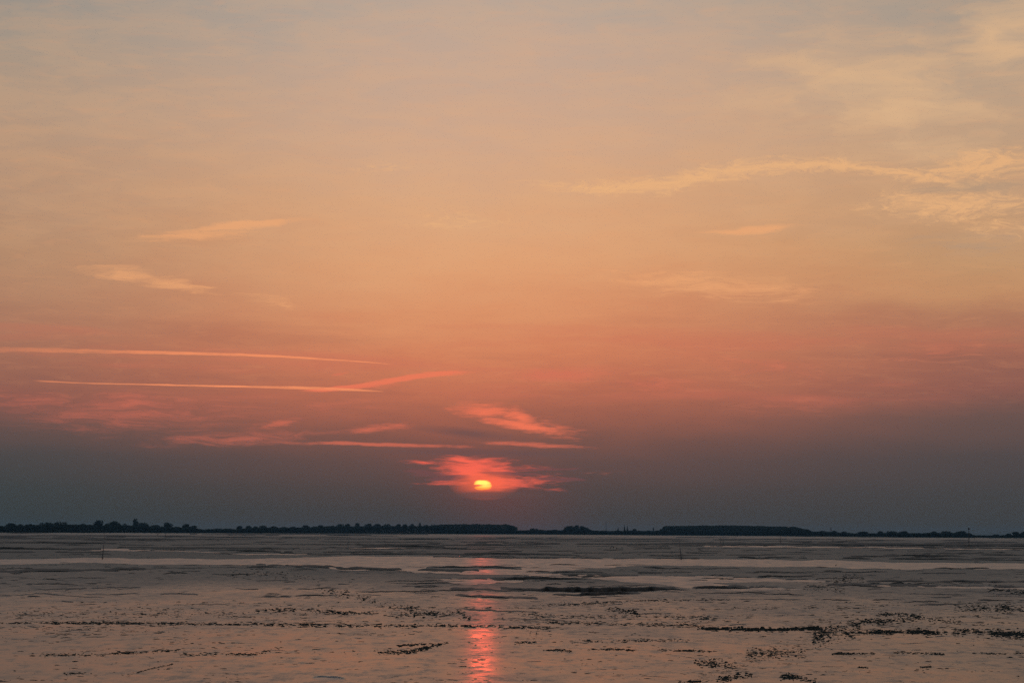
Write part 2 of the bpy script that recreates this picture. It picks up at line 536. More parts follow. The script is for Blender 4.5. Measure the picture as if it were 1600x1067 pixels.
def vnoise(x, y, seed=0):
    ix, iy = np.floor(x), np.floor(y)
    fx, fy = x - ix, y - iy
    fx = fx * fx * (3 - 2 * fx)
    fy = fy * fy * (3 - 2 * fy)
    a, b = hash2(ix, iy, seed), hash2(ix + 1, iy, seed)
    c, d = hash2(ix, iy + 1, seed), hash2(ix + 1, iy + 1, seed)
    return (a + (b - a) * fx) * (1 - fy) + (c + (d - c) * fx) * fy      # 0..1


def sstep(a, b, x):
    t = np.clip((x - a) / (b - a), 0, 1)
    return t * t * (3 - 2 * t)


# ------------------------------------------------------------------ the mudflat
# Everything below is laid out in (x, y) of the photo, mapped to the flat by its real distance.
def shore_v():
    """far shore: pixels below the horizon -> distance"""
    xs = [-900, 0, 200, 400, 600, 800, 1000, 1200, 1400, 1600, 2500]
    base = [826.0, 832.5, 832.7, 833.5, 834, 835, 836.3, 837.7, 840, 841, 846]
    return xs, base


SHX, SHB = shore_v()


def shore_dist(px):
    return CAM_H * FPX / (np.interp(px, SHX, SHB) - (830.0 + ROLL * (np.asarray(px) - 800.0)))


# open water: (x list, top edge, bottom edge)
WATERS = [
    ([-300, 0, 200, 400, 470, 560, 700, 800, 1000, 1200, 1400, 1600, 1900],
     [872, 872, 872.4, 872.2, 871, 868.5, 870.3, 871, 873, 874, 876, 877.5, 879],
     [880, 880, 880, 880.5, 884, 889, 894, 896, 884, 885, 886.5, 886, 887]),
    ([640, 740, 800, 900, 1000, 1100, 1200, 1300],
     [892, 893, 893.5, 897, 899, 900, 902, 906], [893, 896, 898.5, 902, 907, 911, 907, 908]),
    ([960, 1020, 1080, 1150, 1210, 1260], [905, 906.5, 909, 914, 916, 918], [906, 910, 918.5, 921, 921, 919]),
    ([1280, 1340, 1450, 1600, 1800], [911, 910.5, 911.5, 913, 915], [912, 913.5, 915.5, 917.5, 919]),
    ([105, 125, 230, 248], [859, 857.6, 857.8, 859.5], [860, 861.5, 862, 861]),
    ([200, 250, 340, 360], [860.5, 860, 862, 863.5], [861, 862, 863.8, 864.2]),
    ([355, 380, 480, 505], [864.8, 864.6, 865.2, 866], [866, 866.8, 867.4, 866.8]),
    ([540, 570, 660, 700], [855.6, 855.2, 856, 857], [857, 857.2, 857.6, 857.5]),
    ([1090, 1140, 1300, 1480, 1640, 1900], [852.4, 852.6, 853.2, 854.6, 855.2, 857], [854.0, 854.6, 855.4, 856.8, 857.6, 859]),
    ([680, 715, 790, 825], [905.6, 903.2, 903.4, 905.6], [908, 911, 911, 908.6]),
    ([490, 505, 530, 548], [1055, 1053.6, 1054, 1055.4], [1056, 1058, 1058, 1056.4]),
]
# mud islands inside the water
ISLES = [([655, 700, 790, 830], [884.5, 882.6, 883.5, 887], [887, 889, 890, 889.5]),
         ([860, 900, 940, 960], [893.5, 892.5, 893, 895], [894.5, 896, 896, 895.5]),
         ([950, 1020, 1130, 1200, 1300], [884, 883, 884, 886, 889], [891, 897, 899, 898, 896])]
# low scarps that face the viewer: (x list, y list, height m, fade behind in px, raggedness)
SCARPS = [
    ([-200, 0, 110, 160], [857, 858, 859.4, 859.5], 0.50, 4, 0.5),
    ([150, 240, 330, 470], [856.6, 856.6, 857.6, 858.6], 0.45, 4, 0.7),
    ([355, 400, 500], [863.6, 863.4, 865], 0.34, 4, 0.6),
    ([560, 650, 700], [854.6, 854.2, 855.8], 0.48, 4, 0.6),
    ([480, 640, 760, 800, 930], [866.8, 867, 866.4, 867.2, 869.5], 0.26, 4, 0.8),
    ([0, 90, 190], [849, 849, 850], 0.40, 4, 0.6),
    ([1010, 1140, 1300, 1515, 1640, 1900], [850.6, 851.2, 851.8, 853.2, 854.6, 856], 0.52, 6, 0.45),
    ([790, 1000, 1130, 1260, 1500, 1700], [871.5, 872.2, 872.4, 873.6, 875.5, 878], 0.20, 4, 0.9),
    ([1380, 1420, 1510], [868.5, 868.8, 869.4], 0.30, 3, 0.6),
    ([-200, 40, 130, 200, 330, 470, 560, 700, 830], [896, 894.5, 892, 890, 888, 887, 888.6, 892.4, 896.5], 0.15, 6, 0.75),
    ([400, 480, 560], [883, 884, 886.8], 0.12, 4, 0.5),
    ([660, 740, 830], [886.8, 886.0, 888.8], 0.19, 3.5, 0.5),
    ([855, 905, 950], [895, 894.4, 895.4], 0.17, 3, 0.5),
    ([980, 1080, 1150], [896, 898, 900], 0.10, 5, 0.9),
    ([760, 850, 900, 925], [905, 905.6, 905, 905], 0.30, 5, 0.4),
    ([770, 850, 940, 1010, 1090], [920, 924, 925, 923, 922.5], 0.42, 6, 0.45),
    ([850, 930, 1010], [928, 930, 927], 0.26, 4, 0.6),
    ([700, 780, 860], [931.5, 934, 935.5], 0.12, 5, 0.6),
    ([690, 760, 830], [920, 922, 926], 0.11, 5, 0.6),
    ([1075, 1130, 1180], [917.5, 917, 918.6], 0.30, 5, 0.4),
    ([1150, 1320, 1600, 1800], [920, 914.4, 917, 919], 0.09, 5, 0.9),
    ([1290, 1400, 1600, 1800], [910, 909.8, 910.8, 912], 0.13, 4, 0.7),
    ([-200, 150, 420], [930, 929, 929.5], 0.03, 5, 0.9),
]
ISLES_H = 0.07


def band(px, py, xs, top, bot, soft):
    t, b = np.interp(px, xs, top), np.interp(px, xs, bot)
    m = sstep(-soft, soft, py - t) * sstep(-soft, soft, b - py)
    return m * sstep(xs[0], xs[0] + 18, px) * (1 - sstep(xs[-1] - 18, xs[-1], px))


def flat_height(X, Y, px, v):
    d = np.hypot(X, Y)
    py = v + 830.0 + ROLL * (px - 800.0)
    foot = d * d / (CAM_H * FPX) * 0.7
    z = 0.060 + 0.09 * np.clip((d - 180) / 400, 0, 1)
    for s, a, seed in ((160, .050, 1), (60, .040, 2), (22, .030, 3), (8, .020, 4), (3, .012, 5), (1.1, .006, 6)):
        z += a * np.clip(s / (2.0 * foot), 0, 1) * (vnoise(X / s, Y / (s * 1.7), seed) - 0.5) * 2 * np.clip(d / 250, 0.42, 1.6)
    # edges wander
    wob = (vnoise(px / 130, v * 0.03, 23) - 0.5) * 4.2 + (vnoise(px / 46, v * 0.05, 21) - 0.5) * 2.6 + (vnoise(px / 13, v * 0.1, 22) - 0.5) * 1.1
    wob = wob * np.clip(v / 60.0, 0.12, 1.0)
    pyw = py + wob
    sc = np.clip(v / 45.0, 0.5, 1.3)
    w = np.zeros_like(X)
    for xs, t, b in WATERS:
        w = np.maximum(w, band(px, pyw, xs, t, b, 0.7 * sc))
    isl = np.zeros_like(X)
    for xs, t, b in ISLES:
        isl = np.maximum(isl, band(px, pyw, xs, t, b, 1.2 * sc))
    z = z * (1 - w) + (-0.30) * w
    z = z * (1 - isl) + (ISLES_H + 0.5 * (z - 0.06) * (1 - w)) * isl
    # the flat lifts a little to the far bank
    sh = shore_dist(px)
    z = z + sstep(sh * 0.975, sh, d) * 0.5
    return z


def build_flat():
    az_in = np.arange(-14.3, 14.31, 0.0205)
    az_out = np.array([14.6, 15, 15.6, 16.4, 17.5, 19, 21, 24, 28, 33, 40, 50, 62, 76, 90, 110, 130, 150, 168])
    azs = R(1) * np.concatenate([-az_out[::-1], az_in, az_out])
    vs = np.concatenate([np.array([2.2, 2.7, 3.3, 3.9]), np.arange(4.3, 70, 0.5), np.arange(70, 250, 0.75), np.geomspace(252, 6000, 44)])
    dist = CAM_H * FPX / vs
    A, D = np.meshgrid(azs, dist)
    jit = (rng.random(A.shape) - 0.5) * 0.35
    D = D + jit * np.gradient(dist)[:, None] * (np.abs(A) < R(14))
    X, Y = D * np.sin(A), D * np.cos(A)
    px = 800 + FPX * np.tan(np.clip(A, -R(60), R(60)))
    v = CAM_H * FPX / np.clip(D, 1, None)
    Z = flat_height(X, Y, px, v)
    r, c = A.shape
    co = np.stack([X, Y, Z], -1).reshape(-1, 3).astype(np.float32)
    i = np.arange(r * c).reshape(r, c)
    q = np.stack([i[1:, :-1], i[1:, 1:], i[:-1, 1:], i[:-1, :-1]], -1).reshape(-1, 4)
    me = bpy.data.meshes.new('mudflat')
    me.vertices.add(len(co))
    me.vertices.foreach_set('co', co.ravel())
    me.loops.add(q.size)
    me.loops.foreach_set('vertex_index', q.ravel().astype(np.int32))
    me.polygons.add(len(q))
    me.polygons.foreach_set('loop_start', np.arange(0, q.size, 4, dtype=np.int32))
    me.polygons.foreach_set('loop_total', np.full(len(q), 4, dtype=np.int32))
    me.polygons.foreach_set('use_smooth', np.ones(len(q), dtype=bool))
    me.update(calc_edges=True)
    me.materials.append(MUD)
    o = bpy.data.objects.new('mudflat', me)
    COL.objects.link(o)
    tag(o, 'wide wet brown mudflat at low tide', kind='structure')
    return o


build_flat()
wv_, wf_ = [], []
ang = np.linspace(-R(60), R(60), 49)
rad = [60, 150, 400, 1000, 2200]
for rr in rad:
    for a in ang:
        wv_.append((rr * math.sin(a), rr * math.cos(a), 0.0))
for j in range(len(rad) - 1):
    for k in range(48):
        a = j * 49 + k
        wf_.append((a, a + 1, a + 50, a + 49))
tag(mesh_obj('water', wv_, wf_, WATER), 'shallow still water left in the tidal channels', kind='structure')



# ------------------------------------------------------------------ banks and scarps of drained mud
def hzs(X, Y):
    X, Y = np.array(X, float), np.array(Y, float)
    A, D = np.arctan2(X, Y), np.hypot(X, Y)
    return flat_height(X, Y, 800 + FPX * np.tan(A), CAM_H * FPX / D)


def grounds(px, py, z=0.06):
    d = np.stack([(px - 800.0) / FPX, (533.5 - py) / FPX, -np.ones_like(px)], 1) @ M3.T
    t = (CAM_H - z) / -d[:, 2]
    return d[:, 0] * t, d[:, 1] * t


def bank_strip(xs, ys, h, back, rag, seed, step=1.6):
    """a low scarp facing the sea wall, with a ragged lip and a long gentle back"""
    g = np.random.default_rng(seed)
    px = np.arange(xs[0], xs[-1], step)
    n1 = vnoise(px / 40.0 + 13.7 * seed, px * 0 + seed * 3.1, 31) * 0.62 + vnoise(px / 13.0 + 5.3 * seed, px * 0 + seed * 1.7, 32) * 0.38
    m = np.clip(1 - rag * (1 - sstep(0.36, 0.62, n1)), 0, 1)
    e = 0.28 * (xs[-1] - xs[0])
    m = m * sstep(xs[0], xs[0] + e, px) * (1 - sstep(xs[-1] - e, xs[-1], px)) * (0.8 + 0.4 * vnoise(px / 19.0, px * 0 + seed, 44))
    v0 = np.clip(np.interp(px, xs, ys) - horizon(px), 6, None)
    wob = ((vnoise(px / 30.0, px * 0 + seed, 41) - 0.5) * 2.0 + (vnoise(px / 7.0, px * 0 + seed, 42) - 0.5) * 0.9) * np.clip(v0 / 80, 0.1, 1)
    X, Y = grounds(px, np.interp(px, xs, ys) + wob)
    D = np.hypot(X, Y)
    ux, uy = X / D, Y / D
    back_m = back * D * D / (CAM_H * FPX) * (0.7 + 0.6 * vnoise(px / 15.0, px * 0 + seed, 43))
    hh = h * m
    rf = -0.5 * h
    rb = 0.35 * h + back_m
    bf = np.maximum(hzs(X + ux * rf, Y + uy * rf), -0.02) - 0.02
    bb = np.maximum(hzs(X + ux * rb, Y + uy * rb), -0.02) - 0.02
    V = []
    for r, z in ((-0.55, -0.18), (-0.30, 0.42), (-0.08, 0.82), (0.35, 1.0)):
        rr = r * h * (0.9 + 0.2 * g.random(len(px)))
        zz = z * hh * (0.95 + 0.1 * g.random(len(px))) if z > 0 else z * h + 0 * hh
        V.append(np.stack([X + ux * rr, Y + uy * rr, bf + zz], 1))
    for t, z in ((0.3, 0.80), (0.65, 0.42), (1.0, -0.25)):
        rr = 0.35 * h + back_m * t
        V.append(np.stack([X + ux * rr, Y + uy * rr, bf + (bb - bf) * t + z * hh - (0.05 if z < 0 else 0)], 1))
    k, n = len(V), len(px)
    V = np.stack(V, 1).reshape(-1, 3)
    F = [(i * k + j, i * k + k + j, i * k + k + j + 1, i * k + j + 1) for i in range(n - 1) for j in range(k - 1)]
    return V, F


for q, (xs, ys, h, back, rag) in enumerate(SCARPS):
    v, f = bank_strip(xs, ys, h, back, rag, q + 1)
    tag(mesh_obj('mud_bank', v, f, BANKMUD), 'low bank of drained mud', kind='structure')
g = np.random.default_rng(5)
VV, FF = [], []


def ridgelets(n, y0, y1, L0, L1, h0, h1, seed0, power=1.0):
    for q in range(n):
        y = y0 + (y1 - y0) * g.random() ** power
        L = L0 + (L1 - L0) * g.random() ** 2
        x = -120 + 1840 * g.random()
        v = y - 830.0
        d = CAM_H * FPX / v
        h = (h0 + (h1 - h0) * g.random() ** 2) * d / FPX
        sl = (g.random() - 0.5) * 0.02 * v / 40
        yy = y + ROLL * (x - 800)
        b, f = bank_strip([x, x + L / 2, x + L], [yy, yy + sl * L / 2 + g.normal() * 0.4, yy + sl * L], h, 0.8 + 2.0 * g.random(), 0.9, seed0 + q, 2.0 if v > 45 else 3.0)
        VV.append(b)
        FF.append(np.array(f) + sum(len(w) for w in VV[:-1]))


ridgelets(170, 838, 872, 60, 420, 0.5, 1.4, 1000)
ridgelets(280, 882, 938, 30, 260, 0.4, 2.0, 2000)
ridgelets(330, 938, 1075, 24, 200, 0.25, 1.2, 3000)
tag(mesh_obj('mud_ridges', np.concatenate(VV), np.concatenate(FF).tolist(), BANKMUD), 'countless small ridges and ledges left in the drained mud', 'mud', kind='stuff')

# far land behind the shore
lv, lf = [], []
xs_land = np.linspace(-900, 2500, 69)
for x in xs_land:
    a = math.atan((x - 800) / FPX)
    s = float(shore_dist(x))
    for rr, zz in ((s * 0.995, 0.1), (s + 8, 1.6), (s + 14, 1.7), (s + 60, 1.0), (7000, 1.0)):
        lv.append((rr * math.sin(a), rr * math.cos(a), zz))
for k in range(len(xs_land) - 1):
    for j in range(4):
        a = k * 5 + j
        lf.append((a, a + 5, a + 6, a + 1))
tag(mesh_obj('far_land', lv, lf, LAND), 'low grassy bank along the far shore', kind='structure')


# ------------------------------------------------------------------ far trees
def leaf_quads(points, size, seed):
    """a leaf clump (bent quad) at every point"""
    g = np.random.default_rng(seed)
    n = len(points)
    a = g.normal(size=(n, 3))
    a /= np.linalg.norm(a, axis=1)[:, None]
    b = np.cross(a, g.normal(size=(n, 3)))
    b /= np.linalg.norm(b, axis=1)[:, None]
    s = size * (0.6 + 0.8 * g.random((n, 1)))
    v = np.stack([points - a * s, points - b * s * 0.6, points + a * s, points + b * s * 0.6], 1).reshape(-1, 3)
    f = np.arange(4 * n).reshape(n, 4)
    return v, f


def crown_points(n, lobes, g):
    """points in the outer part of a few lobes (cx, cy, cz, r, rz)"""
    pts = []
    wsum = sum(l[3] ** 2 for l in lobes)
    for cx, cy, cz, r, rz in lobes:
        k = max(12, int(n * r * r / wsum))
        d = g.normal(size=(k, 3))
        d /= np.linalg.norm(d, axis=1)[:, None]
        rad_ = (0.45 + 0.6 * g.random((k, 1)) ** 0.6)
        p = d * rad_ * np.array([r, r, rz]) + np.array([cx, cy, cz])
        pts.append(p)
    return np.concatenate(pts)


def tree_meshes(kind, seed):
    """unit tree, 1 m tall and about 1 m wide at width scale 1: a trunk with limbs, and a crown"""
    g = np.random.default_rng(seed)
    lobes = []
    if kind == 'round':
        lobes.append((0, 0, 0.62, 0.36, 0.30))
        for k in range(7):
            a = g.random() * 6.28
            lobes.append((0.27 * math.cos(a), 0.27 * math.sin(a), 0.42 + 0.34 * g.random(), 0.17 + 0.08 * g.random(), 0.16))
    elif kind == 'flat':
        for k in range(9):
            a = g.random() * 6.28
            r = 0.34 * math.sqrt(g.random())
            lobes.append((r * math.cos(a), r * math.sin(a), 0.60 + 0.18 * g.random(), 0.2, 0.20))
        lobes.append((0, 0, 0.45, 0.34, 0.3))
    elif kind == 'tall':
        for k in range(8):
            z = 0.3 + 0.6 * k / 7
            lobes.append((0.14 * (g.random() - .5), 0.14 * (g.random() - .5), z, 0.36 * (1.1 - 0.55 * abs(z - 0.5) - 0.25 * z), 0.13))
    elif kind == 'cone':
        for k in range(7):
            z = 0.12 + 0.8 * k / 6
            lobes.append((0.05 * (g.random() - .5), 0.05 * (g.random() - .5), z, 0.46 * (1.03 - z) + 0.03, 0.10))
    else:                                   # ragged
        for k in range(9):
            a = g.random() * 6.28
            r = 0.40 * g.random()
            lobes.append((r * math.cos(a), r * math.sin(a), 0.35 + 0.5 * g.random() * (1.1 - r), 0.15 + 0.09 * g.random(), 0.15))
    pts = crown_points(760, lobes, g)
    pts[:, 2] = np.clip(pts[:, 2], 0.06, 1.0)
    cv, cf = leaf_quads(pts, 0.055, seed + 1)
    tv, tf = [], []

    def limb(p, q, r0, r1):
        p, q = np.array(p), np.array(q)
        base = len(tv)
        d = (q - p) / np.linalg.norm(q - p)
        u = np.cross(d, [0.3, 0.9, 0.2])
        u /= np.linalg.norm(u)
        w = np.cross(d, u)
        for c, r in ((p, r0), (q, r1)):
            for k in range(6):
                t = k * math.pi / 3
                tv.append(c + r * (math.cos(t) * u + math.sin(t) * w))
        for k in range(6):
            tf.append((base + k, base + (k + 1) % 6, base + 6 + (k + 1) % 6, base + 6 + k))
    limb((0, 0, -0.03), (0.01, 0, 0.42), 0.028, 0.018)
    limb((0.01, 0, 0.40), (0.02, 0.02, 0.80), 0.018, 0.006)
    for cx, cy, cz, r, rz in lobes[1:6]:
        limb((0, 0, max(0.15, cz - 0.25)), (cx * 0.8, cy * 0.8, cz), 0.012, 0.004)
    return (cv, cf), (tv, tf)


TREES = {}
for kind in ('round', 'flat', 'tall', 'cone', 'ragged'):
    TREES[kind] = []
    for s in range(3):
        (cv, cf), (tv, tf) = tree_meshes(kind, 100 + 17 * s + len(kind) * 7)
        ms = []
        for nm, vv, ff, mt in (('crown', cv, cf, LEAF), ('trunk', tv, tf, BARK)):
            me = bpy.data.meshes.new(nm)
            me.from_pydata([tuple(p) for p in vv], [], [tuple(int(i) for i in f) for f in ff])
            me.materials.append(mt)
            ms.append(me)
        TREES[kind].append(ms)


def far_height(px, ytop, d):
    """height of a thing d metres away whose top shows at photo row ytop"""
    return CAM_H - d * (ytop - horizon(px)) / FPX


def put_tree(px, ytop, wpx, kind, label, var=0, extra=12.0):
    d = float(shore_dist(px)) + extra
    a = math.atan((px - 800) / FPX)
    h = far_height(px, ytop, d) - 1.2
    w = 1.06 * wpx * d / FPX
    o = empty('tree', (d * math.sin(a), d * math.cos(a), 1.2), random.random() * 6.28)
    o.scale = (w, w, h)
    for me in TREES[kind][var % 3]:
        c = bpy.data.objects.new(me.name.split('.')[0], me)
        COL.objects.link(c)
        c.parent = o
    tag(o, label, 'tree', 'trees along the far shore')
    return o


ORD = ('first second third fourth fifth sixth seventh eighth ninth tenth eleventh twelfth thirteenth fourteenth fifteenth sixteenth '
       'seventeenth eighteenth nineteenth twentieth').split()
WORD = {'round': 'round-topped', 'flat': 'flat-topped', 'tall': 'tall narrow', 'cone': 'pointed', 'ragged': 'ragged'}
# (x, top y, width px, shape, own label or None)
TREE_LIST = [
    (4, 819.5, 20, 'ragged', 'low ragged tree cut by the picture edge, far shore'),
    (21, 816, 20, 'round', None), (36, 819, 14, 'ragged', None), (49, 816.5, 20, 'ragged', None), (63, 819, 14, 'round', None),
    (76, 814.8, 22, 'round', None), (93, 814.5, 15, 'flat', None), (108, 815.3, 24, 'ragged', None), (120, 818, 16, 'round', None),
    (134, 816.8, 18, 'round', None),
    (158, 811.8, 16, 'flat', 'tall square-topped tree on the far shore above the leaning pole'),
    (171, 818, 14, 'ragged', 'low tree between the square-topped tree and the broad round tree'),
    (183, 812.5, 20, 'round', 'broad round tree just beside the tall square-topped tree'),
    (198, 817.5, 13, 'ragged', 'low tree in the dip below the highest tree of the shore'),
    (216, 810.3, 13, 'tall', 'highest tree of the far shore, a lone peak'),
    (229, 815, 18, 'round', 'shoulder-high round tree leaning on the highest tree of the shore'),
    (247, 819, 20, 'round', None), (265, 815, 16, 'flat', 'lone flat-topped tree standing clear where the shore trees thin out'),
    (281, 821, 16, 'ragged', None), (293, 817, 11, 'round', 'last tall round tree before the shore drops to low scrub'),
    (306, 821, 18, 'ragged', None), (345, 824.6, 18, 'round', None), (362, 824.8, 18, 'round', None), (378, 820.5, 12, 'flat', None),
    (391, 819, 10, 'ragged', None), (402, 821, 10, 'round', None), (413, 819.8, 12, 'round', None), (429, 821, 16, 'round', None),
    (446, 822, 16, 'round', None), (461, 821.6, 16, 'flat', None), (481, 819.4, 12, 'flat', None), (493, 821, 12, 'round', None),
    (504, 819, 12, 'round', None), (521, 819, 12, 'ragged', None), (534, 817.6, 14, 'flat', None), (546, 816.8, 13, 'flat', None),
    (561, 816.6, 13, 'tall', None), (578, 817, 14, 'flat', None), (592, 817, 15, 'flat', None), (606, 817, 14, 'round', None),
    (624, 817, 9, 'round', None), (635, 817.6, 11, 'flat', None), (646, 817.6, 11, 'flat', None), (658, 816.2, 6, 'tall', None),
    (668, 818.8, 13, 'flat', None), (681, 818.6, 14, 'flat', None),
    (801, 820, 14, 'round', 'end tree of the level wood below the sun'),
    (836, 824.4, 14, 'round', 'small round tree in the gap just past the wood below the sun'),
    (888, 820.4, 14, 'round', 'first tree of the isolated clump beside the thin mast'), (900, 819.6, 16, 'flat', 'middle tree of the isolated clump beside the thin mast'),
    (911, 820.4, 12, 'flat', 'flat tree of the isolated clump, on its mast side'), (918, 822.6, 9, 'round', 'small tree ending the isolated clump towards the mast'),
    (967, 823.6, 6, 'cone', 'small pointed tree before the two dark spires'),
    (977, 819.6, 4.5, 'cone', 'taller of two thin conifers past the mast'), (981.5, 821, 4.5, 'cone', 'shorter of two thin conifers past the mast'),
    (992, 825, 8, 'round', 'low round tree just past the two thin conifers'), (1022, 823.6, 3.5, 'tall', 'thin lone tree between the conifers and the long plantation'),
    (1035, 824.2, 8, 'ragged', 'small tree at the step up to the long plantation'),
    (1262, 826, 14, 'round', None), (1286, 828.2, 14, 'round', None), (1303, 828, 12, 'round', None), (1320, 829.6, 16, 'ragged', None),
    (1350, 829.4, 18, 'round', None), (1376, 828, 9, 'ragged', None), (1394, 829, 18, 'flat', None), (1412, 828.8, 16, 'flat', None),
    (1458, 829, 12, 'round', None), (1478, 829.2, 20, 'flat', None), (1502, 828.6, 18, 'flat', 'flat tree right behind the beacon post'),
    (1556, 833.6, 12, 'ragged', None), (1575, 832.6, 10, 'round', None), (1587, 829.8, 12, 'round', None), (1599, 829.6, 12, 'round', None),
    (1625, 829, 16, 'flat', None), (-20, 818, 22, 'round', None),
]
SECT = [(-100, 150, 'far shore before the tall square-topped tree'), (230, 335, 'far shore where the trees thin out'),
        (335, 520, 'low middle stretch of the far shore'), (520, 690, 'row leading up to the wood below the sun'),
        (1250, 1440, 'low shore past the long plantation'), (1440, 1700, 'low shore near the beacon post')]
TREE_LIST = [t for t in TREE_LIST if -12 < t[0] < 1612]
for a0, a1, where in SECT:
    members = sorted([t for t in TREE_LIST if a0 <= t[0] < a1 and t[4] is None])
    for k, t in enumerate(members):
        TREE_LIST[TREE_LIST.index(t)] = t[:4] + ('%s %s tree, %s counting rightwards, %s' % ('dark', WORD[t[3]], ORD[k], where),)
for k, (x, y, w, kind, lab) in enumerate(TREE_LIST):
    put_tree(x, y, w, kind, lab, var=k, extra=10 + 14 * ((k * 7) % 5) / 5)

# continuous scrub and hedge along the bank, and the level woods: masses in which no tree stands out
SKX = [-900, -300, 0, 30, 100, 145, 200, 240, 300, 322, 372, 400, 470, 520, 690, 700, 806, 811, 842, 880, 886, 922, 926, 1030, 1040, 1140, 1245, 1262, 1282, 1335, 1400, 1515, 1520, 1570, 1600, 2500]
SKY_ = [816, 819, 820.5, 819.5, 818.5, 818.5, 819.5, 821, 822.5, 825.6, 825, 822.6, 822.8, 820.4, 819.4, 825, 826, 827, 826, 826.5, 824, 825, 827, 827.2, 827, 828, 828, 828, 828.8, 831.6, 830.5, 831, 835, 834.4, 832, 836]


def scrub(name, label, x0, x1, top_fn, depth, dens, leaf, seed, front=6.0, cat=None):
    g = np.random.default_rng(seed)
    pts = []
    step = 6.0
    for x in np.arange(x0, x1, step):
        d0 = float(shore_dist(x)) + front
        wid = step * d0 / FPX
        n = int(dens * wid * 6)
        px = x + g.random(n) * step
        dd = d0 + g.random(n) * depth
        top = far_height(px, top_fn(px), d0)
        top = top - 0.9 * g.random(n)
        zz = 0.8 + (top - 0.8) * (g.random(n) ** 0.75)
        a = np.arctan((px - 800) / FPX)
        pts.append(np.stack([dd * np.sin(a), dd * np.cos(a), zz], 1))
    v, f = leaf_quads(np.concatenate(pts), leaf, seed + 5)
    return tag(mesh_obj(name, v, f, LEAF), label, cat, kind='stuff')


def bumpy(px, seed, amp, wave):
    return amp * (vnoise(px / wave, np.full_like(px, 0.5), seed) - 0.5) * 2


scrub('scrub', 'unbroken dark scrub along the foot of the far shore', -700, 2300,
      lambda p: np.interp(p, SKX, SKY_) + 1.5 + bumpy(p, 51, 0.9, 7.0), 10.0, 13, 0.85, 61, cat='scrub')
scrub('woodland', 'dark level wood on the far shore straight below the sun', 684, 808,
      lambda p: np.interp(p, [684, 692, 740, 795, 808], [820.5, 819.4, 818.4, 818.8, 823]) + bumpy(p, 52, 0.7, 8.0) + bumpy(p, 55, 0.5, 3.0), 40.0, 16, 0.9, 62, front=14, cat='wood')
scrub('woodland', 'long level plantation on the far shore, longest flat-topped wood', 1036, 1262,
      lambda p: np.interp(p, [1036, 1041, 1090, 1130, 1190, 1240, 1262], [823.5, 821.4, 821, 820.4, 821.4, 822.8, 826.6]) + bumpy(p, 53, 0.6, 11.0) + bumpy(p, 56, 0.45, 3.4),
      40.0, 16, 0.9, 63, front=14, cat='wood')


# ------------------------------------------------------------------ tubes
def tube(pts, radii, sides=8):
    v, f = [], []
    pts = [np.array(p, float) for p in pts]
    for i, (p, r) in enumerate(zip(pts, radii)):
        d = pts[min(i + 1, len(pts) - 1)] - pts[max(i - 1, 0)]
        d /= np.linalg.norm(d)
        u = np.cross(d, [0.2, 1.0, 0.1])
        u /= np.linalg.norm(u)
        w = np.cross(d, u)
        for k in range(sides):
            t = 2 * math.pi * k / sides
            v.append(p + r * (math.cos(t) * u + math.sin(t) * w))
    for i in range(len(pts) - 1):
        for k in range(sides):
            a, b = i * sides + k, i * sides + (k + 1) % sides
            f.append((a, b, b + sides, a + sides))
    f.append(tuple(range(sides))[::-1])
    f.append(tuple(range((len(pts) - 1) * sides, len(pts) * sides)))
    return v, f


# channel marker poles stuck in the mud (withies): base pixel, top pixel, thickness, label
WITHIES = [
    (160, 873, 164.6, 838.5, 0.085, 'leaning dark channel pole at the water edge below the square-topped tree'),
    (1064.5, 874, 1057, 845, 0.09, 'leaning dark channel pole beside the pale water band under the long plantation'),
    (1126, 848.5, 1127, 840, 0.13, 'thin distant pole, one of a close pair under the long plantation'),
    (1130, 848.5, 1129.6, 840, 0.11, 'paler thin pole just beside its twin under the plantation'),
    (1219.5, 848, 1219.5, 839.5, 0.13, 'thin upright distant pole near the far end of the plantation'),
    (1301.5, 846.5, 1301, 840, 0.15, 'short distant pole past the plantation end'),
    (1523, 843.5, 1523, 839.5, 0.18, 'very short distant pole next to the beacon post'),
    (246.5, 836.5, 246, 832.5, 0.22, 'stubby distant pole at the shore below the thinning trees'),
    (258.5, 838.5, 258, 833, 0.16, 'thin distant pole below the lone flat-topped tree'),
]
for x0, y0, x1, y1, r, lab in WITHIES:
    gx, gy = ground(x0, y0, 0.05)
    d = math.hypot(gx, gy)
    top = np.array([gx + (x1 - x0) / FPX * d, gy + 0.3, (y0 - y1) / FPX * d])
    o = empty('channel_pole', (gx, gy, 0.05))
    mid = top * 0.55 + np.array([0.05 * (1 if x1 > x0 else -1), 0, 0])
    v, f = tube([(0, 0, -0.6), (0, 0, 0.3), mid, top], [r, r * 0.95, r * 0.8, r * 0.5])
    mesh_obj('shaft', v, f, POLE, o, True)
    tag(o, lab, 'pole', 'marker poles on the flats')
# beacon post with its topmark
gx, gy = ground(1514, 854, 0.1)
d = math.hypot(gx, gy)
hb = (854 - 827.5) / FPX * d
o = empty('beacon_post', (gx, gy, 0.1))
v, f = tube([(0, 0, -0.8), (0.02, 0, hb * 0.5), (0, 0, hb)], [0.14, 0.13, 0.11])
mesh_obj('shaft', v, f, POLE, o, True)
tm_v, tm_f = tube([(0, 0, hb - 0.1), (0, 0, hb + 0.1), (0, 0, hb + 0.75)], [0.12, 0.45, 0.06], 10)
mesh_obj('topmark', tm_v, tm_f, POLE, o)
tag(o, 'tall upright beacon post with small topmark, alone near the picture edge', 'beacon')

